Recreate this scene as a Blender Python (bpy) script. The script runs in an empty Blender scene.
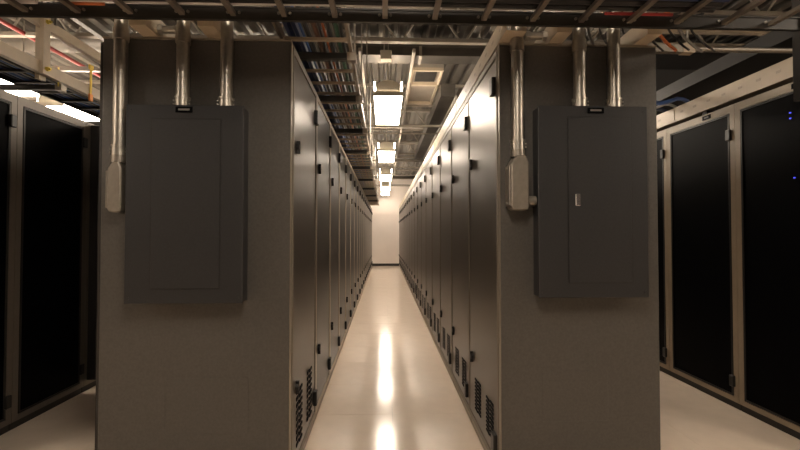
import bpy, bmesh, math, random
from mathutils import Vector, Matrix
random.seed(7)
C = bpy.context.scene
col = C.collection
PI = math.pi
EYE = 1.265

# ------------------------------------------------------------------ camera
cd = bpy.data.cameras.new('camera'); cam = bpy.data.objects.new('camera', cd); col.objects.link(cam)
cam.location = (0, 0, EYE)
cam.rotation_euler = (PI/2 + math.atan(9/430), 0, -math.atan(16/430))
cd.sensor_width = 36; cd.lens = 430*36/800; cd.clip_start = 0.02; cd.clip_end = 100
C.camera = cam
# ------------------------------------------------------------------ world, exposure
w = bpy.data.worlds.new('world'); C.world = w; w.use_nodes = True
w.node_tree.nodes['Background'].inputs[0].default_value = (.02, .018, .015, 1)
w.node_tree.nodes['Background'].inputs[1].default_value = 1
C.view_settings.view_transform = 'Standard'; C.view_settings.look = 'None'
C.view_settings.gamma = 1; C.view_settings.use_curve_mapping = False
C.view_settings.exposure = 1.37
LAMP = 12.0            # strength of the tubes behind every diffuser
LAMP_COL = (1.0, .855, .70, 1)

# ------------------------------------------------------------------ materials
def mat(name, base, rough=.5, metal=0., noise=0., nscale=60., bump=0., bscale=200., emit=None, estr=0., spec=.5, rvar=0.):
    m = bpy.data.materials.new(name); m.use_nodes = True
    nt = m.node_tree; b = nt.nodes['Principled BSDF']
    b.inputs['Base Color'].default_value = (*base, 1)
    b.inputs['Roughness'].default_value = rough
    b.inputs['Metallic'].default_value = metal
    b.inputs['Specular IOR Level'].default_value = spec
    tc = None
    if noise or bump or rvar:
        tc = nt.nodes.new('ShaderNodeTexCoord')
    if noise:
        n = nt.nodes.new('ShaderNodeTexNoise'); n.inputs['Scale'].default_value = nscale; n.inputs['Detail'].default_value = 4
        nt.links.new(tc.outputs['Object'], n.inputs['Vector'])
        r = nt.nodes.new('ShaderNodeValToRGB')
        r.color_ramp.elements[0].position = .3; r.color_ramp.elements[1].position = .7
        r.color_ramp.elements[0].color = (*[c*(1-noise) for c in base], 1)
        r.color_ramp.elements[1].color = (*[min(1, c*(1+noise)) for c in base], 1)
        nt.links.new(n.outputs['Fac'], r.inputs['Fac']); nt.links.new(r.outputs['Color'], b.inputs['Base Color'])
    if rvar:
        n = nt.nodes.new('ShaderNodeTexNoise'); n.inputs['Scale'].default_value = 3; n.inputs['Detail'].default_value = 3
        nt.links.new(tc.outputs['Object'], n.inputs['Vector'])
        r = nt.nodes.new('ShaderNodeMapRange'); r.inputs['To Min'].default_value = rough-rvar; r.inputs['To Max'].default_value = rough+rvar
        nt.links.new(n.outputs['Fac'], r.inputs['Value']); nt.links.new(r.outputs['Result'], b.inputs['Roughness'])
    if bump:
        n = nt.nodes.new('ShaderNodeTexNoise'); n.inputs['Scale'].default_value = bscale; n.inputs['Detail'].default_value = 2
        nt.links.new(tc.outputs['Object'], n.inputs['Vector'])
        bp = nt.nodes.new('ShaderNodeBump'); bp.inputs['Strength'].default_value = bump; bp.inputs['Distance'].default_value = .002
        nt.links.new(n.outputs['Fac'], bp.inputs['Height']); nt.links.new(bp.outputs['Normal'], b.inputs['Normal'])
    if emit:
        b.inputs['Emission Color'].default_value = emit; b.inputs['Emission Strength'].default_value = estr
    return m
M = dict(
    tile=mat('polished_tile', (.90, .75, .61), .13, noise=.03, nscale=9, rvar=.03),
    slab=mat('slab', (.3, .27, .23), .6),
    wall=mat('painted_wall', (.80, .72, .65), .7, noise=.03, nscale=2),
    wallb=mat('dark_back_wall', (.10, .09, .08), .7),
    framel=mat('beige_frame_shaded', (.16, .135, .11), .42, .2, noise=.06, nscale=14),  # beige paint with the weaker light on the outer left frames put into its colour
    dark=mat('black_rubber', (.02, .018, .016), .6),
    deck=mat('steel_deck', (.155, .14, .12), .5, .2, noise=.12, nscale=1.2),
    joist=mat('primed_steel', (.29, .255, .21), .5, .1, noise=.08, nscale=6),
    beige=mat('beige_paint', (.44, .36, .26), .42, noise=.05, nscale=14),
    post=mat('beige_frame', (.30, .25, .19), .42, .2, noise=.06, nscale=14),
    panel=mat('grey_sheet_steel', (.096, .089, .081), .42, .35, noise=.10, nscale=90, bump=.15, bscale=300),
    trim=mat('grey_edge_trim', (.30, .26, .21), .38, .5),
    box=mat('charcoal_enamel', (.029, .029, .030), .42, .25, noise=.10, nscale=120, bump=.12, bscale=350),
    galv=mat('galvanised_tube', (.40, .37, .32), .38, .9, noise=.12, nscale=30),
    castm=mat('cast_alloy', (.28, .25, .21), .42, .7, noise=.1, nscale=40),
    door=mat('bronze_black_enamel', (.115, .095, .080), .33, .85),
    doorb=mat('black_enamel', (.024, .021, .019), .33, .6),
    mesh=mat('black_mesh_door', (.0018, .0018, .0024), .5, 0, spec=.04),
    body=mat('black_steel', (.03, .027, .024), .45, .3),
    black=mat('black_plastic', (.012, .011, .010), .4),
    rail=mat('black_rack_steel', (.030, .027, .023), .45, .3, noise=.1, nscale=30),
    brass=mat('yellow_zinc', (.70, .55, .12), .3, .8),
    chrome=mat('chrome', (.85, .86, .9), .18, 1),
    duct=mat('duct_steel', (.10, .09, .078), .42, .6, noise=.2, nscale=5),
    grille=mat('grille_dark', (.015, .014, .013), .6),
    plate=mat('plate_print', (.13, .12, .11), .5),
    yellow=mat('yellow_strap', (.80, .55, .06), .6),
    orange=mat('orange_tag', (.80, .28, .05), .6),
    red=mat('red_pipe', (.30, .03, .025), .4),
    housing=mat('lamp_housing', (.55, .50, .40), .35, .3),
    diffuser=mat('lit_diffuser', (.9, .85, .75), .4, emit=LAMP_COL, estr=LAMP),
    dimlit=mat('dim_diffuser', (.9, .85, .75), .4, emit=LAMP_COL, estr=LAMP*.55),
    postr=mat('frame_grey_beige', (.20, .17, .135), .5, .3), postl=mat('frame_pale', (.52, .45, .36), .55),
    beigef=mat('beige_frame_paint', (.33, .26, .18), .42, noise=.05, nscale=14),
    ductd=mat('dark_wrapped_duct', (.020, .019, .018), .7, noise=.2, nscale=3),
    led=mat('blue_led', (.05, .05, .4), .4, emit=(.08, .10, 1, 1), estr=.45),
)
CAB = {k: mat('cable_'+k, c, r) for k, c, r in [
    ('black', (.012, .011, .011), .42), ('navy', (.02, .035, .11), .45), ('blue', (.05, .13, .40), .42), ('grey', (.22, .21, .20), .5),
    ('white', (.60, .58, .56), .45), ('orange', (.50, .13, .035), .5), ('brown', (.12, .055, .03), .5), ('red', (.35, .03, .03), .45),
    ('green', (.05, .14, .09), .5), ('yellow', (.60, .55, .22), .5)]}

# ------------------------------------------------------------------ mesh helpers
class MB:
    def __init__(s): s.bm = bmesh.new()
    def box(s, x0, x1, y0, y1, z0, z1, m=None):
        r = bmesh.ops.create_cube(s.bm, size=1)
        T = Matrix.Translation(((x0+x1)/2, (y0+y1)/2, (z0+z1)/2)) @ Matrix.Diagonal((abs(x1-x0), abs(y1-y0), abs(z1-z0), 1))
        if m: T = m @ T
        bmesh.ops.transform(s.bm, matrix=T, verts=r['verts']); return s
    def bevel(s, wd=.003, seg=1):
        bmesh.ops.bevel(s.bm, geom=s.bm.edges[:], offset=wd, segments=seg, affect='EDGES', clamp_overlap=True); return s
    def cyl(s, a, b, r, r2=None, n=12, caps=True):
        a, b = Vector(a), Vector(b); d = b-a; L = d.length
        g = bmesh.ops.create_cone(s.bm, cap_ends=caps, segments=n, radius1=r, radius2=r if r2 is None else r2, depth=L)
        T = Matrix.Translation((a+b)/2) @ d.to_track_quat('Z', 'Y').to_matrix().to_4x4()
        bmesh.ops.transform(s.bm, matrix=T, verts=g['verts']); return s
    def tube(s, pts, r, n=6):
        pts = [Vector(p) for p in pts]; rings = []
        up = Vector((0, 0, 1))
        for i, p in enumerate(pts):
            t = (pts[min(i+1, len(pts)-1)]-pts[max(i-1, 0)]).normalized()
            u = t.cross(up)
            if u.length < .05: u = t.cross(Vector((1, 0, 0)))
            u.normalize(); v = u.cross(t).normalized()
            rings.append([s.bm.verts.new(p+u*r*math.cos(2*PI*k/n)+v*r*math.sin(2*PI*k/n)) for k in range(n)])
        for a, b in zip(rings, rings[1:]):
            for k in range(n): s.bm.faces.new((a[k], a[(k+1) % n], b[(k+1) % n], b[k]))
        s.bm.faces.new(rings[0][::-1]); s.bm.faces.new(rings[-1]); return s
    def prism(s, prof, axis, a, b):
        """prof = list of 2D points, extruded along axis from a to b"""
        def P3(p, t):
            return {'x': (t, p[0], p[1]), 'y': (p[0], t, p[1]), 'z': (p[0], p[1], t)}[axis]
        A = [s.bm.verts.new(P3(p, a)) for p in prof]; B = [s.bm.verts.new(P3(p, b)) for p in prof]
        n = len(prof)
        for k in range(n): s.bm.faces.new((A[k], A[(k+1) % n], B[(k+1) % n], B[k]))
        s.bm.faces.new(A[::-1]); s.bm.faces.new(B); return s
    def build(s, name, m, parent=None, smooth=False):
        bmesh.ops.recalc_face_normals(s.bm, faces=s.bm.faces[:])
        me = bpy.data.meshes.new(name); s.bm.to_mesh(me); s.bm.free()
        if smooth:
            for p in me.polygons: p.use_smooth = True
            me.set_sharp_from_angle(angle=math.radians(40))
        me.materials.append(m)
        o = bpy.data.objects.new(name, me); col.objects.link(o)
        if parent: o.parent = parent
        return o
def tag(o, label=None, cat=None, group=None, kind=None):
    if label: o['label'] = label
    if cat: o['category'] = cat
    if group: o['group'] = group
    if kind: o['kind'] = kind
    return o
def thing(name, label, cat, loc=(0, 0, 0), rz=0, group=None):
    o = bpy.data.objects.new(name, None); col.objects.link(o); o.location = loc; o.rotation_euler = (0, 0, rz)
    o.empty_display_size = .1
    return tag(o, label, cat, group)
def struct(name, mb, m, parent=None):
    o = mb.build(name, m, parent)
    if not parent: o['kind'] = 'structure'
    return o
KIDS = {}
def dup(root, loc=None, label=None, rz=None, group=None):
    r = root.copy(); col.objects.link(r)
    if loc is not None: r.location = loc
    if rz is not None: r.rotation_euler = (0, 0, rz)
    if label: r['label'] = label
    if group: r['group'] = group
    for ch in root.children:
        c = ch.copy(); col.objects.link(c); c.parent = r
        for g in ch.children:
            d = g.copy(); col.objects.link(d); d.parent = c
    return r
ORD = ['first', 'second', 'third', 'fourth', 'fifth', 'sixth', 'seventh', 'eighth', 'ninth', 'tenth', 'eleventh', 'twelfth', 'thirteenth',
       'fourteenth', 'fifteenth', 'sixteenth', 'seventeenth', 'eighteenth', 'nineteenth', 'twentieth']

# ------------------------------------------------------------------ room
XL, XR, YB, YF, ZC = -5.6, 5.6, -3.2, 17.05, 3.60
PITCH, NC, Y0, HT = .745, 19, 2.15, 2.21
LX, RX = -.455, .575                # fronts of the two middle rows
LB, RB = -1.362, 1.383              # backs of the two middle rows
SLX, SRX = -2.39, 2.54              # fronts of the two outer rows
fl = struct('floor', MB().box(XL, XR, YB, YF, -.08, -.012), M['slab'])
# loose-laid access tiles, each one a piece, very slightly out of level (broken reflections)
TS = .61
tilebm = MB().box(-TS/2+.0005, TS/2-.0005, -TS/2+.0005, TS/2-.0005, -.012, 0)
tile0 = tilebm.build('floor_tile', M['tile'], fl)
tx0, ty0 = -.445-TS*2, .15
def lay_tile(ix, iy, first=[True]):
    x, y = -.55+TS*(ix+.5), .0+TS*(iy+.5)
    if first[0]: o = tile0; first[0] = False
    else: o = tile0.copy(); col.objects.link(o)
    o.location = (x, y, 0); o.rotation_euler = (random.uniform(-1, 1)*.0016, random.uniform(-1, 1)*.0016, 0)
    return o
done = set()
for iy in range(0, 28):
    for ix in (0, 1): done.add((ix, iy))
for iy in range(-2, 9):
    for ix in range(-5, 6): done.add((ix, iy))
for k in sorted(done): lay_tile(*k)
# the rest of the floor out of sight of the aisles: plain finished slab flush with the tiles
def flat(x0, x1, y0, y1): return MB().box(x0, x1, y0, y1, -.012, -.001)
xa, xb, xc, xd = -.55-5*TS, -.55, -.55+2*TS, -.55+6*TS
ya, yb, yc = -2*TS, 9*TS, 28*TS
far = MB().box(XL, xb, yb, YF, -.012, -.001).box(xc, XR, yb, YF, -.012, -.001).box(XL, xa, YB, yb, -.012, -.001).box(xd, XR, YB, yb, -.012, -.001).box(xa, xd, YB, ya, -.012, -.001)
far.build('floor_covering', M['tile'], fl)

struct('wall_left', MB().box(XL-.12, XL, YB, YF, 0, ZC), M['wall'])
struct('wall_right', MB().box(XR, XR+.12, YB, YF, 0, ZC), M['wall'])
struct('wall_far', MB().box(XL-.12, XR+.12, YF, YF+.12, 0, ZC), M['wall'])
struct('wall_back', MB().box(XL-.12, XR+.12, YB-.12, YB, 0, ZC), M['wallb'])
struct('baseboard_far', MB().box(XL, XR, YF-.015, YF, 0, .10), M['dark'])
struct('trim_1', MB().box(XL, XR, YF-.02, YF, 2.02, 2.05), M['wall'])     # ledge across the far wall
# corrugated steel deck
mb = MB(); prof = []; x = XL
while x < XR:
    prof += [(x, ZC), (x+.075, ZC), (x+.095, ZC+.045), (x+.150, ZC+.045), (x+.170, ZC)]; x += .17
A = [mb.bm.verts.new((p[0], YB, p[1])) for p in prof]; B = [mb.bm.verts.new((p[0], YF, p[1])) for p in prof]
for k in range(len(prof)-1): mb.bm.faces.new((A[k], A[k+1], B[k+1], B[k]))
struct('ceiling', mb, M['deck'])
sol = MB().box(XL, XR+.2, YB, YF, ZC+.06, ZC+.12).build('roof_board', M['deck'], bpy.data.objects['ceiling'])

# ------------------------------------------------------------------ bar joists
ZJ = 3.25; PJ = .66
def joist(y, label, z=ZJ):
    t = thing('bar_joist', label, 'joist', (0, y, z), 0, 'bar joists under the roof deck')
    MB().box(XL, XR, -.03, .03, 0, .035).build('bottom_chord', M['joist'], t)
    MB().box(XL, XR, -.03, .03, .305, .345).build('top_chord', M['joist'], t)
    n = int((XR-XL)/PJ); me = None
    for k in range(n):
        xc_ = XL+.18+k*PJ+.30
        for sgn in (-1, 1):
            if xc_+sgn*.3 > XR-.03: continue
            if me is None:
                o = MB().cyl((-.0, 0, .02), (.20, 0, .32), .011, n=6).build('web_bar', M['joist'], t); me = o
            else:
                o = me.copy(); col.objects.link(o); o.parent = t
            o.location = (xc_+sgn*.025, 0, 0)
            o.rotation_euler = (0, 0, PI if sgn < 0 else 0)
    return t
jy = [3.76, 4.42, 6.65, 8.0, 9.5, 10.7, 12.9, 15.5]
for i, y in enumerate(jy):
    joist(y, 'pale bar joist with zigzag webs under the roof, %s from the near end' % ORD[i])

# ------------------------------------------------------------------ hanging light fixtures
def fixture(loc, label):
    t = thing('hanging_light', label, 'ceiling light', loc, 0, 'fluorescent lights hung over the aisles')
    W, L = .155, 1.24
    MB().box(-W, W, 0, L, 0, .035).box(-W, -W+.014, .02, L-.02, .03, .16).box(W-.014, W, .02, L-.02, .03, .16).build('diffuser', M['diffuser'], t)
    def arc(w, h0, h1, n=8): return [(-w, .04), (w, .04), (w, h0)]+[(w*math.cos(a), h0+(h1-h0)*math.sin(a)) for a in [PI*k/n for k in range(1, n)]]+[(-w, h0)]
    MB().prism(arc(W-.02, .10, .175), 'y', 0.01, L-.01).build('reflector_housing', M['housing'], t)
    for yy in (-.014, L): MB().box(-W-.006, W+.006, yy, yy+.014, -.004, .045).build('end_cap', M['housing'], t)
    for yy in (.0, L-.02): MB().cyl((0, yy, .17), (0, yy, ZC-loc[2]), .006, n=6).build('hanger_rod', M['galv'], t)
    return t
f0 = fixture((.045, 4.65, 2.77), 'bright fluorescent fixture hung over the middle aisle, nearest of the lit row')
for i, y in enumerate((7.78, 10.93, 13.75)):
    dup(f0, (.045, y, 2.77), 'bright fluorescent fixture hung over the middle aisle, %s from the nearest' % ORD[i+1])
dup(f0, (.045, -.30, 2.77), 'fluorescent fixture over the cross aisle above the viewer')
#dup(f0, (.045, 1.55, 2.77), 'fluorescent fixture over the mouth of the middle aisle, hidden by the cross rack')
f5 = dup(f0, (.045, 15.55, 2.77), 'dim farthest fluorescent fixture in front of the far wall')
for ch in f5.children:
    if ch.name.startswith('diffuser'):
        ch.data = ch.data.copy(); ch.data.materials[0] = M['dimlit']
for i, y in enumerate((3.58, 5.17, 8.2)):
    dup(f0, (-3.93, y, 2.77), 'fluorescent fixture seen above the cabinet tops at upper left, %s from the near end' % ORD[i])
for i, (x, y) in enumerate(((-3.93, -.30), (3.95, -.30), (1.97, 4.7), (-1.95, 5.35))):
    dup(f0, (x, y, 2.77), ['fluorescent fixture over the cross aisle to the left of the viewer', 'fluorescent fixture over the cross aisle to the right of the viewer',
        'fluorescent fixture over the right side aisle beyond the corner', 'fluorescent fixture over the left side aisle far in'][i])

# ------------------------------------------------------------------ server cabinets of the middle rows
def louvers(sx, y0, rows, zt, dz):
    """two slanting columns of small black louvre slots on the face x=0 (outward = sx)"""
    mb = MB()
    for cidx in (0, 1):
        for r in range(rows):
            y = y0+cidx*.088; z = zt-r*dz-cidx*.3*dz
            mb.prism([(0, z), (sx*.005, z-dz*.15), (sx*.005, z-dz*.50), (0, z-dz*.70)], 'y', y, y+.066)
    return mb
def cabinet(side, depth, label, group, vents=True, dark=False, light_post=False):
    """origin: near front floor corner; local x out of the front face is toward the middle aisle"""
    sx = 1 if side == 'left' else -1
    W = PITCH
    t = thing('server_cabinet', label, 'server cabinet', (0, 0, 0), 0, group)
    def bx(x0, x1, *a, mb=None):
        return (mb or MB()).box(min(sx*x0, sx*x1), max(sx*x0, sx*x1), *a)
    bx(-depth, -.03, .002, W-.002, .07, HT).build('body', M['body'], t)
    bx(-depth+.02, -.012, .004, W-.004, 0, .07).build('plinth', M['post'], t)
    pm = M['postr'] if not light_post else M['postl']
    p = MB(); fw = .020 if side == 'right' else .033; fx = .003
    bx(-.03, fx, .001, fw, .07, HT, mb=p); bx(-.03, fx, W-fw, W-.001, .07, HT, mb=p)
    bx(-.03, fx, fw, W-fw, .07, .10, mb=p); bx(-.03, fx, fw, W-fw, HT-.035, HT, mb=p)
    p.build('frame', pm, t)
    d = bx(-.028, .0, fw+.002, W-fw-.002, .105, HT-.04).bevel(.003).build('door', M['doorb'] if dark else M['door'], t)
    if vents:
        ys = (.105, .40) if side == 'right' else (.12, .43)
        for yy in ys:
            v = louvers(sx, yy, 9, .37 if side == 'right' else .45, .0225 if side == 'right' else .034).build('vent_slots', M['mesh'], d); v['kind'] = 'stuff'
    hy = .055 if side == 'right' else W-.055
    ly = W-.11 if side == 'right' else .11
    for z in (2.03, .20):
        bx(-.002, .022, hy-.028, hy+.028, z-.045, z+.045).bevel(.004).build('hinge', M['black'], t)
    for z in (1.72, .475):
        MB().cyl((0, ly, z), (sx*.016, ly, z), .019, n=10).box(min(0, sx*.018), max(0, sx*.018), ly-.008, ly+.008, z-.036, z+.030).build('latch', M['black'], d)
    return t
lc = cabinet('left', 0.94, 'louvred cabinet nearest the viewer, in the row left of the middle aisle', 'cabinets left of the middle aisle')
lc.location = (LX, Y0, 0)
ld = None
for k in range(1, NC):
    lab = 'black-doored cabinet, %s from the near end, left of the middle aisle' % ORD[k]
    if ld is None:
        ld = cabinet('left', .94, lab, 'cabinets left of the middle aisle', vents=False, dark=True, light_post=True); ld.location = (LX, Y0+k*PITCH, 0)
    else: dup(ld, (LX, Y0+k*PITCH, 0), lab)
rc = cabinet('right', .82, 'louvred bronze-black cabinet nearest the viewer, right of the middle aisle', 'cabinets right of the middle aisle')
rc.location = (RX, Y0, 0)
for k in range(1, NC):
    dup(rc, (RX, Y0+k*PITCH, 0), 'louvred bronze-black cabinet, %s from the near end, right of the middle aisle' % ORD[k])

# ------------------------------------------------------------------ end panels
def end_panel(x0, x1, label, access):
    t = thing('end_panel', label, 'side panel', ((x0+x1)/2, Y0, 0))
    a, b = x0-(x0+x1)/2, x1-(x0+x1)/2
    MB().box(a, b, -.030, -.001, .0, HT+.004).bevel(.003).build('sheet', M['panel'], t)
    MB().box(a-.002, b+.002, -.034, -.001, HT+.004, HT+.014).build('top_trim', M['trim'], t)
    inner = b if x0 < 0 else a
    MB().box(min(inner, inner+(.004 if x0 < 0 else -.004)), max(inner, inner+(.004 if x0 < 0 else -.004)), -.033, -.001, 0, HT+.004).build('edge_strip', M['trim'], t)
    ax0, ax1, az0, az1 = access
    MB().box(ax0-(x0+x1)/2, ax1-(x0+x1)/2, -.0318, -.030, az0, az1).bevel(.0008).build('access_plate', M['panel'], t)
    return t
end_panel(LB, LX-.004, 'grey sheet steel end panel behind the left electrical box, full cabinet height', (-1.046, -.654, .306, .573))
end_panel(RX+.004, RB, 'grey sheet steel end panel behind the right electrical box, full cabinet height', (.785, 1.115, .337, .581))
YW = Y0-.030        # face of the end panels

# ------------------------------------------------------------------ electrical boxes
def ebox(x0, x1, z0, z1, door, plate, label, latch):
    cx = (x0+x1)/2
    t = thing('electrical_panel', label, 'electrical panel', (cx, YW, z0))
    h = z1-z0; w2 = (x1-x0)/2; D = .085
    MB().box(-w2+.006, w2-.006, -D+.006, 0, .004, h-.004).build('enclosure', M['box'], t)
    MB().box(-w2, w2, -D-.006, -D+.006, 0, h).bevel(.0025).build('cover', M['box'], t)
    dx0, dx1, dz0, dz1 = door[0]-cx, door[1]-cx, door[2]-z0, door[3]-z0
    MB().box(dx0-.004, dx1+.004, -D-.0068, -D-.006, dz0-.004, dz1+.004).build('door_gap', M['black'], t)
    d = MB().box(dx0, dx1, -D-.0085, -D-.0068, dz0, dz1).bevel(.0007).build('inner_door', M['box'], t)
    if latch:
        lx0, lx1, lz0, lz1 = latch[0]-cx, latch[1]-cx, latch[2]-z0, latch[3]-z0
        o = MB().box(lx0, lx1, -D-.014, -D-.0085, lz0, lz1).bevel(.002).box((lx0+lx1)/2-.003, (lx0+lx1)/2+.003, -D-.016, -D-.014, lz0+.012, lz1-.02).build('latch', M['chrome'], d); o['label'] = 'shiny chrome latch'
    px0, px1, pz0, pz1 = plate[0]-cx, plate[1]-cx, plate[2]-z0, plate[3]-z0
    p = MB().box(px0, px1, -D-.012, -D-.0085, pz0-.002, pz1+.001).bevel(.002).build('name_plate', M['mesh'], t)
    MB().box(px0+.014, px1-.014, -D-.0125, -D-.012, pz0+.0075, pz1-.0075).build('plate_print', M['plate'], p)
    for sx_ in (-w2+.02, w2-.02):
        for z in (.025, h-.025):
            MB().cyl((sx_, -D-.006, z), (sx_, -D-.009, z), .006, n=8).build('screw', M['box'], t)
    return t
ebox(-1.196, -.657, .943, 1.867, (-1.076, -.765, 1.013, 1.800), (-.970, -.890, 1.832, 1.856),
     'charcoal wall-mounted breaker box on the left end panel, no visible latch', None)
ebox(.739, 1.276, .960, 1.884, (.885, 1.193, 1.033, 1.827), (.979, 1.061, 1.849, 1.873),
     'charcoal wall-mounted breaker box with a small chrome latch on the right end panel', (.917, .941, 1.400, 1.458))

# ------------------------------------------------------------------ conduits
YC = 2.079
def conduit(x, z0, z1, label, cz=None, r=.0295, bend=True, bolts=0):
    t = thing('conduit', label, 'conduit', (x, YC, z0), 0, 'galvanised conduits on the end panels')
    h = z1-z0
    MB().cyl((0, 0, 0), (0, 0, h), r, n=20).build('tube', M['galv'], t, True)
    c = MB().cyl((0, 0, .0), (0, 0, .040), r+.004, n=20).cyl((0, 0, .04), (0, 0, .05), r+.007, n=20).build('connector', M['galv'], t, True)
    for z in (.015, .032):
        for s in (-1, 1):
            MB().cyl((s*(r+.002), -.012, z), (s*(r+.010), -.014, z), .004, n=6).build('set_screw', M['galv'], c)
    if cz:
        MB().cyl((0, 0, cz-z0-.028), (0, 0, cz-z0+.028), r+.005, n=20).build('coupling', M['galv'], t, True)
    if bend:
        q = [(0, 0, h-.001)]+[(0, .12*(1-math.cos(a)), h+.12*math.sin(a)) for a in [PI/2*k/6 for k in range(1, 7)]]+[(0, .55, h+.12)]
        MB().tube(q, r-.001, 16).build('elbow', M['galv'], t, True)
    return t
conduit(-1.253, 1.635, 2.30, 'left conduit on the left end panel, running down into a small cast fitting', 2.215, bend=False)
conduit(-.962, 1.867, 2.30, 'middle conduit with a coupling above the left breaker box', 2.205, bend=False)
conduit(-.755, 1.867, 2.36, 'right bright conduit above the left breaker box', None, bend=False)
conduit(.655, 1.675, 2.30, 'left conduit on the right end panel, running down into a boxy cast fitting', 2.190, bend=False)
conduit(.966, 1.884, 2.30, 'middle conduit with a coupling above the right breaker box', 2.195, bend=False)
conduit(1.140, 1.884, 2.36, 'right plain conduit above the right breaker box', None, bend=False)
def fitting(x0, x1, z0, z1, label, nip=None, left=False):
    cx = (x0+x1)/2
    t = thing('conduit_fitting', label, 'conduit fitting', (cx, YW, z0))
    w2 = (x1-x0)/2; h = z1-z0
    MB().prism([(-w2, .012), (-w2+.012, 0), (w2-.008, 0), (w2, .01), (w2, h-.035), (w2-.014, h), (-w2+.025, h), (-w2, h-.035)], 'y', -.082, -.0).bevel(.006).build('casting', M['castm'], t)
    cv = MB().box(-w2-.010, -w2, -.078, -.006, .02, h-.045).bevel(.003).build('cover_plate', M['castm'], t)
    for z in (.035, h-.06):
        MB().cyl((-w2-.010, -.042, z), (-w2-.015, -.042, z), .006, n=8).build('screw', M['galv'], cv)
    MB().cyl((.655-cx if not left else -1.253-cx, YC-YW, h-.004), (.655-cx if not left else -1.253-cx, YC-YW, h+.03), .036, n=18).build('hub', M['castm'], t, True)
    if nip:
        MB().cyl((w2, YC-YW, .045), (nip-cx, YC-YW, .045), .026, n=16).build('nipple', M['castm'], t, True)
    return t
fitting(-1.285, -1.222, 1.366, 1.606, 'small grey cast fitting at the left edge of the left breaker box', None, True)
fitting(.612, .698, 1.380, 1.645, 'grey cast fitting joined by a short nipple to the right breaker box', .741)

# ------------------------------------------------------------------ outer rows: black mesh-doored cabinets
def outer(side, depth, W, label, group, HT=HT):
    sx = 1 if side == 'left' else -1
    t = thing('server_cabinet', label, 'server cabinet', (0, 0, 0), 0, group)
    def bx(x0, x1, *a, mb=None):
        return (mb or MB()).box(min(sx*x0, sx*x1), max(sx*x0, sx*x1), *a)
    bx(-depth, -.03, .002, W-.002, .06, HT-.001).build('body', M['body'], t)
    bx(-depth+.02, -.015, .004, W-.004, 0, .06).build('plinth', M['body'], t)
    e = .050; p = MB()
    bx(-.03, 0, .002, e-.006, .05, HT, mb=p); bx(-.03, 0, W-e+.006, W-.002, .05, HT, mb=p)
    bx(-.03, 0, e-.006, W-e+.006, .05, .085, mb=p); bx(-.03, 0, e-.006, W-e+.006, HT-.055, HT, mb=p)
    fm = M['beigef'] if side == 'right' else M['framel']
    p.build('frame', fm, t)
    d = bx(-.026, -.004, e-.002, W-e+.002, .09, HT-.060).build('door', M['mesh'], t)
    rim = MB()
    bx(-.004, .002, e, e+.012, .09, HT-.06, mb=rim); bx(-.004, .002, W-e-.012, W-e, .09, HT-.06, mb=rim)
    bx(-.004, .002, e+.012, W-e-.012, .09, .102, mb=rim); bx(-.004, .002, e+.012, W-e-.012, HT-.072, HT-.06, mb=rim)
    rim.build('door_rim', M['body'], d)
    hy = e-.005 if side == 'right' else W-e+.005
    for z in (1.99, .20):
        bx(0, .022, hy-.02, hy+.02, z-.04, z+.04).bevel(.004).build('hinge', M['black'], t)
    if side == 'left': return t, d
    pl = bx(0, .004, .30*W, .30*W+.085, HT-.044, HT-.012).build('name_plate', M['mesh'], t)
    bx(.004, .0048, .30*W+.02, .30*W+.065, HT-.034, HT-.022).build('plate_print', M['plate'], pl)
    return t, d
t, d = outer('right', .95, .75, 'beige-framed cabinet with black door and tiny blue lights, nearest on the right', 'outer row on the right')
t.location = (SRX, 2.26, 0)
ledm = M['led']
for (yy, z) in ((.32, 2.02), (.32, 1.985), (.30, 1.61)):
    MB().box(-.0035, .003+.001, yy, yy+.008, z, z+.007).build('status_light', ledm, d)['label'] = 'tiny blue indicator light'
r1, d1 = outer('right', .95, .75, 'beige-framed cabinet with plain black door, second from the near end on the right', 'outer row on the right')
r1.location = (SRX, 3.01, 0)
for k, o in ((2, 'third'), (3, 'fourth'), (4, 'fifth')):
    dup(r1, (SRX, 3.01+.75*(k-1), 0), 'beige-framed black-doored cabinet, %s from the near end of the right outer row' % o)
WLt = .665
l1, dl = outer('left', .95, WLt, 'dark mesh-doored cabinet cut by the left picture edge, nearest in the left outer row', 'outer row on the left', HT=2.168)
l1.location = (SLX, 2.215, 0)
dup(l1, (SLX, 2.215+WLt, 0), 'tall cabinet with a closed black mesh door, whole door visible at the far left')
l3 = dup(l1, (SLX, 2.215+2*WLt, 0), 'cabinet behind the open door leaf in the left outer row')
# third cabinet stands open: swing its leaf out across the aisle
for ch in list(l3.children):
    if ch.name.startswith('door'):
        ch.location = (WLt*0+.03, WLt-.0, 0); ch.rotation_euler = (0, 0, 0)
        bpy.data.objects.remove(ch.children[0]) if ch.children else None
        bpy.data.objects.remove(ch)
od = MB().box(.0, WLt-.08, .03, .055, .09, HT-.06).bevel(.003).build('door', M['box'], l3)
od['label'] = 'door leaf standing open across the aisle'
for k, o in ((3, 'fourth'), (4, 'fifth')):
    dup(l1, (SLX, 2.215+WLt*k, 0), 'cabinet behind the open door leaf, %s from the near end of the left outer row' % o)

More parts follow.
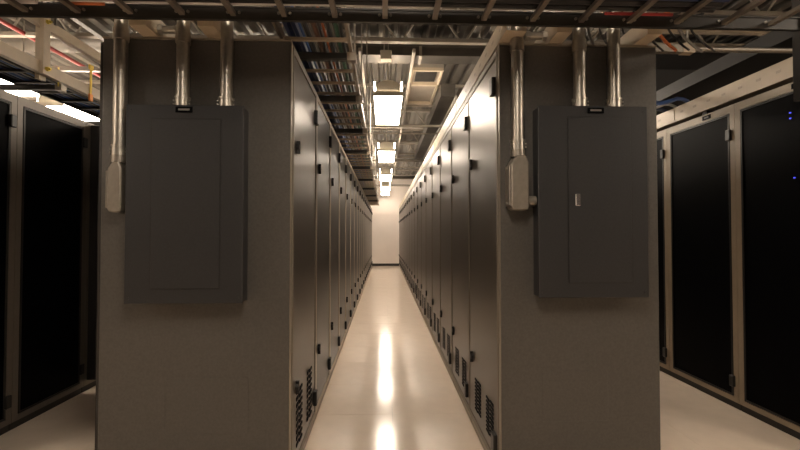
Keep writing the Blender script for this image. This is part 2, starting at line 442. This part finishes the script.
# ------------------------------------------------------------------ cable troughs / wireways (beige, punched)
def trough(x0, x1, y0, y1, z0, z1, label, face):
    t = thing('cable_trough', label, 'cable trough', ((x0+x1)/2, y0, z0))
    w2 = (x1-x0)/2; h = z1-z0; L = y1-y0
    MB().box(-w2, w2, 0, L, 0, .004).box(-w2, -w2+.004, 0, L, .004, h).box(w2-.004, w2, 0, L, .004, h).box(-w2, -w2+.016, 0, L, h, h+.004).box(w2-.016, w2, 0, L, h, h+.004).build('channel', M['beige'], t)
    fx = -w2 if face < 0 else w2
    s = MB(); n = min(90, int(L/.15))
    for k in range(n):
        y = .08+k*.15
        s.box(fx-.0012, fx+.0012, y, y+.035, h*.48, h*.62)
    o = s.build('punched_slots', M['post'], t); o['kind'] = 'stuff'
    for k in range(1, int(L/1.49)+1):
        y = k*1.49-.1
        if y < L-.1: MB().box(fx-.004, fx+.004, y, y+.10, .012, h-.008).build('splice_plate', M['beige'], t)
    return t
trough(RX, RX+.10, 1.995, 16.3, HT+.016, HT+.110, 'long beige punched cable trough topping the cabinets right of the middle aisle', -1)
trough(SRX, SRX+.16, 2.26, 6.0, HT+.034, HT+.155, 'beige punched cable trough above the right outer row', -1)
# two packers keep that trough clear of the cabinet tops (dark gap)
for i, y in enumerate((2.4, 3.3, 4.2, 5.1)):
    o = MB().box(SRX+.02, SRX+.14, y, y+.05, HT, HT+.034).build('trough_packer', M['dark'])
    tag(o, 'dark packer in the gap under the beige trough, %s from the near end' % ORD[i], 'packer', 'packers under the right trough')

# ------------------------------------------------------------------ ladder racks
def ladder_y(x0, x1, y0, y1, z, label, m, sp=.2286, rh=.045, rungmat=None, rung_drop=.0):
    """ladder rack running along Y"""
    t = thing('ladder_rack', label, 'ladder rack', ((x0+x1)/2, y0, z)); w2 = (x1-x0)/2; L = y1-y0
    for s in (-1, 1):
        a, b = sorted((s*w2, s*(w2-.018)))
        MB().box(a, b, 0, L, 0, rh).build('side_rail', m, t)
    n = int(L/sp); me = None
    for k in range(n):
        if me is None: me = MB().box(-w2+.018, w2-.018, -.012, .012, .006, .022).build('rung', rungmat or m, t); o = me
        else: o = me.copy(); col.objects.link(o); o.parent = t
        o.location = (0, .12+k*sp, 0)
    return t
def run_y(x, z, y0, y1, r, c, label, wob=.006, group=None, step=.45, n=6, name='cable'):
    pts = []; y = y0; ph = random.uniform(0, 6)
    while y < y1+.01:
        pts.append((x+wob*math.sin(y*1.9+ph)+random.uniform(-wob, wob)*.5, y, z+abs(wob*.5*math.sin(y*2.3+ph)))); y += step
    o = MB().tube(pts, r, n).build(name, CAB[c], None, True)
    return tag(o, label, 'cable', group)
ZT = 2.325
ladder_y(-.565, -.185, 2.02, 16.2, ZT, 'long ladder rack full of cables beside the middle aisle, above the left cabinets', M['post'], rungmat=M['beige'])
cols = [('navy', .026), ('navy', .024), ('blue', .010), ('black', .018), ('grey', .010), ('brown', .016), ('black', .014), ('orange', .008), ('black', .016), ('grey', .009), ('green', .014), ('black', .012)]
xx = -.535
for i, (c, r) in enumerate(cols):
    r *= .82; xx += r
    run_y(xx, ZT+.023+r, 2.03, 16.1, r, c, '%s cable in the rack beside the middle aisle, %s from its left rail' % (c, ORD[i]), .0006, 'cables in the rack beside the middle aisle')
    xx += r+.002
# cross bars under that rack, standing on the cabinet tops
for i, y in enumerate((2.50, 3.28, 4.30, 5.4, 6.7, 8.2, 9.8, 11.6, 13.4)):
    t = thing('support_bar', 'dark bar under the rack beside the middle aisle, %s from the near end' % ORD[i], 'support bar', (0, y, 0), 0, 'bars under the rack beside the middle aisle')
    MB().box(-.85, -.165, -.022, .022, ZT-.050, ZT-.008).bevel(.006).build('bar', M['rail'], t)
    MB().box(-.215, -.163, -.024, .024, ZT-.054, ZT-.006).build('end_clip', M['post'], t)
    MB().cyl((-.173, 0, ZT-.0), (-.173, 0, ZC), .006, n=6).build('threaded_rod', M['galv'], t)
    MB().box(-.83, -.79, -.02, .02, HT, ZT-.050).build('foot', M['rail'], t)
# beige ladder rack on top of the left row and of the right row (only their ends show under the cross rack)
def beams(x0, x1, xw, y0, y1, label):
    t = thing('ladder_rack', label, 'ladder rack', (0, y0, HT+.016))
    for x in (x0, x1):
        MB().box(x-xw/2, x+xw/2, 0, y1-y0, 0, .09).build('side_rail', M['beige'], t)
    me = None
    for k in range(12):
        if me is None: me = MB().box(x0+xw/2, x1-xw/2, -.015, .015, .02, .045).build('rung', M['beige'], t); o = me
        else: o = me.copy(); col.objects.link(o); o.parent = t
        o.location = (0, .25+k*.30, 0)
    return t
beams(-1.135, -.825, .075, 2.0, 6.0, 'beige heavy-railed ladder rack resting on top of the left row')
beams(.860, 1.30, .070, 2.0, 6.0, 'beige heavy-railed ladder rack resting on top of the right row')
for (x, lab) in ((-1.05, 'short galvanised nipple between the beige rails above the left panel'), (.755, 'short galvanised nipple beside the beige rail above the right panel')):
    t = thing('nipple_pipe', lab, 'pipe', (x, 2.12, 2.262))
    MB().cyl((-.05, 0, 0), (.06, 0, 0), .018, n=12).build('tube', M['galv'], t, True)
    MB().cyl((-.05, 0, 0), (-.025, 0, 0), .026, n=6).build('nut', M['galv'], t)
    MB().cyl((.04, 0, 0), (.06, 0, 0), .026, n=6).build('nut', M['galv'], t)

# ------------------------------------------------------------------ cross rack overhead, in front of the end panels
YR0, YR1, XA, XE = 1.50, 1.975, -2.6, 1.985
t = thing('ladder_rack', 'black ladder rack crossing the whole view at the top, carrying thick black cables', 'ladder rack', (0, YR0, 2.238))
H = .058
for y in (0, YR1-YR0-.02):
    MB().box(XA, XE, y, y+.02, 0, H).box(XA, XE, y-.006 if y else y, y+.02, H-.006, H).build('side_rail', M['rail'], t)
me = None; k = 0; x = .004-.2286*11
while x < XE-.03:
    if me is None:
        me = MB().box(-.012, .012, .02, YR1-YR0-.02, .014, .032).build('rung', M['framel'], t)
        b0 = [MB().cyl((q, YR1-YR0-.026, .030), (q, YR1-YR0-.018, .030), .007, n=6).build('bolt', M['galv'], me) for q in (-.026, .026)]
        o = me
    else:
        o = me.copy(); col.objects.link(o); o.parent = t
        for bb in b0: b = bb.copy(); col.objects.link(b); b.parent = o
    o.location = (x, 0, 0); x += .2286
MB().box(XE-.001, XE+.03, .44, .50, -.33, 1.30).build('hanger_post', M['dark'], t)
for x in (-1.5, .35):
    for y in (.0, YR1-YR0): MB().cyl((x, y+.026 if y else y-.016, -.02), (x, y+.026 if y else y-.016, ZC-2.238), .006, n=6).build('threaded_rod', M['galv'], t)
def run_x(y, z, x0, x1, r, c, label, wob=.008, group='cables in the cross rack'):
    pts = []; x = x0; ph = random.uniform(0, 6)
    while x < x1+.01:
        pts.append((x, y+wob*math.sin(x*2.1+ph)+random.uniform(-wob, wob)*.4, z+abs(wob*.6*math.sin(x*2.7+ph)))); x += .16
    return tag(MB().tube(pts, r, 8).build('cable', CAB[c], None, True), label, 'cable', group)
xs = [('black', .022), ('black', .024), ('navy', .014), ('black', .022), ('grey', .008), ('black', .026), ('navy', .016), ('black', .024), ('black', .018)]
y = YR0+.030
for i, (c, r) in enumerate(xs):
    y += r
    run_x(y, 2.238+.036+r, -2.5, (1.02 if i < 5 else 1.50) + .03*(i % 3), r, c, '%s cable in the cross rack overhead, %s from its near rail' % (c, ORD[i]), .002)
    y += r+.003
run_x(YR1-.045, 2.286, -1.85, -1.45, .009, 'white', 'pale cable along the far rail of the cross rack, farthest left', .001)
run_x(YR1-.045, 2.284, -1.40, -1.17, .008, 'orange', 'orange cable along the far rail of the cross rack, upper left', .001)
run_x(YR1-.068, 2.284, -1.50, .30, .006, 'white', 'thin pale cable along the far side of the cross rack', .001)
run_x(YR1-.045, 2.284, 1.02, 1.46, .007, 'red', 'red cable along the far rail of the cross rack, upper right', .001)

# coloured slack coil sagging between rungs at the right
for i, (c, r, dz, dxx) in enumerate((('blue', .016, .028, 0), ('white', .007, .010, .01), ('red', .007, .032, .0), ('yellow', .009, .040, .02))):
    pts = [(1.12+dxx+.30*k/12, 1.56+.045*i, 2.262+dz-.03*math.sin(PI*k/12)+.03) for k in range(13)]
    tag(MB().tube(pts, r, 8).build('cable', CAB[c], None, True), '%s slack cable sagging over the cross rack at the upper right' % c, 'cable', 'slack cables at the upper right')

# loose cables dropping from the cross rack to the right-row rack
for i in range(11):
    x0 = .95+.056*i; c = ['black', 'grey', 'black', 'brown', 'black', 'white', 'black', 'orange', 'black', 'grey', 'black', 'yellow', 'black', 'brown'][i]
    pts = []
    for k in range(11):
        u = k/10
        pts.append((x0+.01*u+(.2+.022*i)*u*u, 1.962+.47*u, 2.335-.030*(1-u)**4+.02*math.sin(PI*u)+.004*(i % 3)))
    tag(MB().tube(pts, .006+.003*(i % 2), 6).build('cable', CAB[c], None, True), '%s loose cable running back above the right end panel, %s from the left' % (c, ORD[i]), 'cable', 'loose cables above the right end panel')
# cables dropping near left-row rack
for i, (x0, c) in enumerate(((-.55, 'blue'), (-.50, 'navy'), (-.45, 'orange'), (-.40, 'brown'), (-.33, 'black'), (-.28, 'black'), (-.23, 'brown'))):
    pts = [(x0+.02*math.sin(k*.7+i), 2.04+.045*k, 2.445+.036*math.cos(k*.62+i*.8)) for k in range(10)]
    tag(MB().tube(pts, .011, 6).build('cable', CAB[c], None, True), '%s cable looping above the left end panel, %s from the left' % (c, ORD[i]), 'cable', 'cable loops above the left end panel')

# strut and conduit at the upper right, beyond the end panel
t = thing('support_strut', 'grey strut with a beige end block above the right end panel', 'support strut', (0, 2.52, 2.362))
MB().box(1.20, 1.80, -.02, .02, 0, .045).build('channel', M['castm'], t)
MB().box(1.80, 1.87, -.024, .024, -.004, .052).build('end_block', M['beige'], t)
MB().box(1.34, 1.375, -.02, .02, -.152, 0).build('foot', M['castm'], t)
MB().cyl((1.84, 0, .05), (1.84, 0, ZC-2.362), .006, n=6).build('threaded_rod', M['galv'], t)
MB().cyl((1.87, 0, .025), (XR, 0, .025), .016, n=10).build('conduit_run', M['castm'], t, True)

# ------------------------------------------------------------------ left aisle overhead frame
def strut(name, label, box, m, cat='strut'): return tag(MB().box(*box).bevel(.003).build(name, m), label, cat)
t = thing('overhead_strutwork', 'beige strut frame with an upright and yellow bolts above the left outer row', 'strut frame', (SLX, 1.6, 2.382))
MB().box(-.02, .02, 0, 5.4, 0, .080).build('lower_rail', M['beige'], t)
MB().box(-.02, .02, 0, 5.4, .325, .395).build('upper_rail', M['beige'], t)
for y in (1.455, 3.6): MB().box(.02, .045, y-.030, y+.030, -.01, .41).box(-.05, -.02, y+.02, y+.08, -.03, .41).build('upright', M['beige'], t)
for z in (.03, .36):
    for y in (1.455, 3.6): MB().cyl((.045, y, z), (.062, y, z), .016, n=6).cyl((.062, y, z), (.075, y, z), .008, n=8).build('bolt', M['brass'], t)
for y in (1.455, 3.6): MB().cyl((-.035, y+.05, .41), (-.035, y+.05, ZC-2.38), .006, n=6).build('threaded_rod', M['galv'], t)
t2 = ladder_y(-2.79, -2.47, 1.6, 7.0, 2.395, 'dark ladder rack with blue cables hung above the left outer row', M['rail'], rungmat=M['rail'])
for i, (x, c, r) in enumerate(((-2.71, 'navy', .017), (-2.67, 'blue', .014), (-2.62, 'navy', .02), (-2.575, 'black', .018), (-2.53, 'blue', .012), (-2.49, 'navy', .018))):
    run_y(x-.03, 2.395+.022+r, 1.7, 6.9, r, c, '%s cable in the rack above the left outer row, %s from the wall side' % (c, ORD[i]), .002, 'cables above the left outer row')
for i, y in enumerate((3.26, 4.3, 5.3)):
    t = thing('support_bar', 'dark bar with bright end cap under the left outer rack, %s from the near end' % ORD[i], 'support bar', (0, y, 2.330), 0, 'bars under the left outer rack')
    MB().box(-3.0, -2.42, -.025, .025, 0, .036).bevel(.006).build('bar', M['rail'], t)
    MB().box(-2.42, -2.375, -.027, .027, -.006, .037).build('end_cap', M['trim'], t)
    MB().box(-2.98, -2.94, -.02, .02, 2.168-2.330, 0).build('foot', M['rail'], t)
    MB().cyl((-2.395, -.028, .02), (-2.395, -.028, .16), .005, n=6).build('threaded_rod', M['brass'], t)
t = thing('cable_strap', 'yellow strap with orange end hanging from the beige frame, upper left', 'strap', (SLX+.026, 3.53, 2.335))
MB().box(0, .006, -.010, .010, .045, .27).build('band', M['yellow'], t)
MB().box(-.003, .010, -.022, .022, .255, .29).build('clip', M['yellow'], t)
MB().box(-.003, .010, -.018, .018, 0, .055).build('orange_end', M['orange'], t)
# beige filler block and red pipe
tag(MB().cyl((-3.6, 3.0, 3.27), (-3.6, 12, 3.27), .022, n=10).build('pipe', M['red'], None, True), 'red sprinkler pipe under the roof deck at the upper left', 'pipe')
for i, (x, z) in enumerate(((-3.15, 3.20), (-2.75, 3.20), (-4.6, 3.2))):
    t = strut('strut', 'beige lengthwise strut under the joists at the upper left, %s from the middle' % ['second', 'first', 'third'][i], (x-.03, x+.03, 2.6, 14, z-.03, z+.03), M['duct'])
# crosswise struts left
for i, y in enumerate((3.35, 4.95, 6.45, 7.5)):
    strut('strut', 'crosswise beige strut under the roof at the upper left, %s from the viewer' % ORD[i], (-5.4, -1.2, y-.025, y+.025, 3.10, 3.15), M['framel'])
strut('strut', 'short beige strut high at the upper right corner', (2.55, 5.4, 3.925, 3.975, 3.175, 3.215), M['beige'])

# ------------------------------------------------------------------ ducts
def duct(label, b, m=None, bands=()):
    t = thing('air_duct', label, 'duct', (0, 0, 0))
    MB().box(*b).build('duct_body', m or M['duct'], t)
    for bb in bands: MB().box(*bb).build('duct_flange', m or M['joist'], t)
    return t
t = duct('flat dark duct crossing behind the first joist over the middle aisle', (-1.6, 1.25, 4.72, 4.95, 3.245, 3.34), bands=((-.34, -.31, 4.71, 4.96, 3.235, 3.35), (.39, .42, 4.71, 4.96, 3.235, 3.35)))
t = duct('dark duct running away above the right row of cabinets', (.745, .94, 5.6, 10.5, 3.08, 3.245), bands=((.94, .965, 5.6, 10.5, 3.04, 3.09),))
t = duct('long dark duct above the right side aisle', (2.72, 3.6, 2.2, 12, 2.58, 2.69), M['ductd'], bands=((2.71, 3.61, 6.3, 6.34, 2.57, 2.70),))
tag(MB().cyl((-5.4, 5.02, 3.46), (5.4, 5.02, 3.46), .11, n=20).build('round_duct', M['deck'], None, True), 'long round duct lying crosswise just behind the first joist', 'duct')
t = duct('wide dark duct high beyond the right end panel', (2.75, 4.9, 4.52, 9, 3.05, 3.24), M['ductd'])
t = thing('air_diffuser', 'square ceiling air diffuser with dark grille right of the first light', 'air vent', (.53, 5.2, 3.27))
MB().box(-.19, .20, 0, 1.38, .03, .10).build('plenum', M['joist'], t)
p = MB().box(-.19, -.165, 0, 1.38, -.01, .03).box(.175, .20, 0, 1.38, -.01, .03).box(-.165, .175, 0, .03, -.01, .03).box(-.165, .175, .50, .56, -.01, .03).box(-.165, .175, 1.33, 1.38, -.01, .03); p.build('frame', M['beige'], t)
g = MB().box(-.13, .13, .07, .44, .012, .030).build('grille', M['grille'], t)
for k in range(8): MB().box(-.13, .13, .09+k*.045, .096+k*.045, .004, .012).build('grille_bar', M['duct'], g)
strut('strut', 'pale lengthwise strut over the middle aisle right of the lights', (.30, .33, 4.46, 15, 3.17, 3.21), M['joist'])
strut('strut', 'pale lengthwise strut over the middle aisle left of the lights', (-.27, -.24, 4.46, 15, 3.17, 3.21), M['joist'])
t = thing('junction_box', 'small grey junction box above the nearest light, under the first joist', 'junction box', (0, 4.62, 3.13))
MB().box(-.04, .08, -.07, .02, 0, .10).bevel(.005).build('box_body', M['housing'], t)
MB().box(-.035, .075, -.074, -.07, .005, .095).build('box_cover', M['housing'], t)
MB().cyl((.0, 0, .10), (.0, 0, ZC-3.13), .008, n=8).build('conduit_stub', M['galv'], t)
# pipes crossing farther down
for i, (y, z, r, m) in enumerate(((6.9, 3.01, .02, 'joist'), (7.3, 2.98, .012, 'galv'), (10.1, 3.0, .03, 'castm'), (12.5, 2.98, .02, 'galv'), (12.8, 2.99, .05, 'duct'), (13.25, 3.0, .03, 'castm'), (15.3, 3.0, .035, 'joist'))):
    tag(MB().cyl((XL, y, z), (XR, y, z), r, n=10).build('pipe', M[m], None, True), 'crosswise pipe under the roof over the middle aisle, %s from the viewer' % ORD[i], 'pipe', 'pipes crossing over the middle aisle')
# pale blue cable loop and grey-blue duct seen past the right end panel
for i, (c, r, dy) in enumerate((('blue', .016, 0), ('white', .012, .16), ('navy', .018, .30))):
    pts = [(1.42+1.24*k/12, 2.70+dy+.95*k/12, 2.352+.075*k/12-.13*math.sin(PI*min(1, k/10.4))) for k in range(13)]
    tag(MB().tube(pts, r, 8).build('cable', CAB[c], None, True), '%s cable sagging over the right side aisle, %s from the bottom' % (c, ORD[i]), 'cable', 'cables beyond the right end panel')
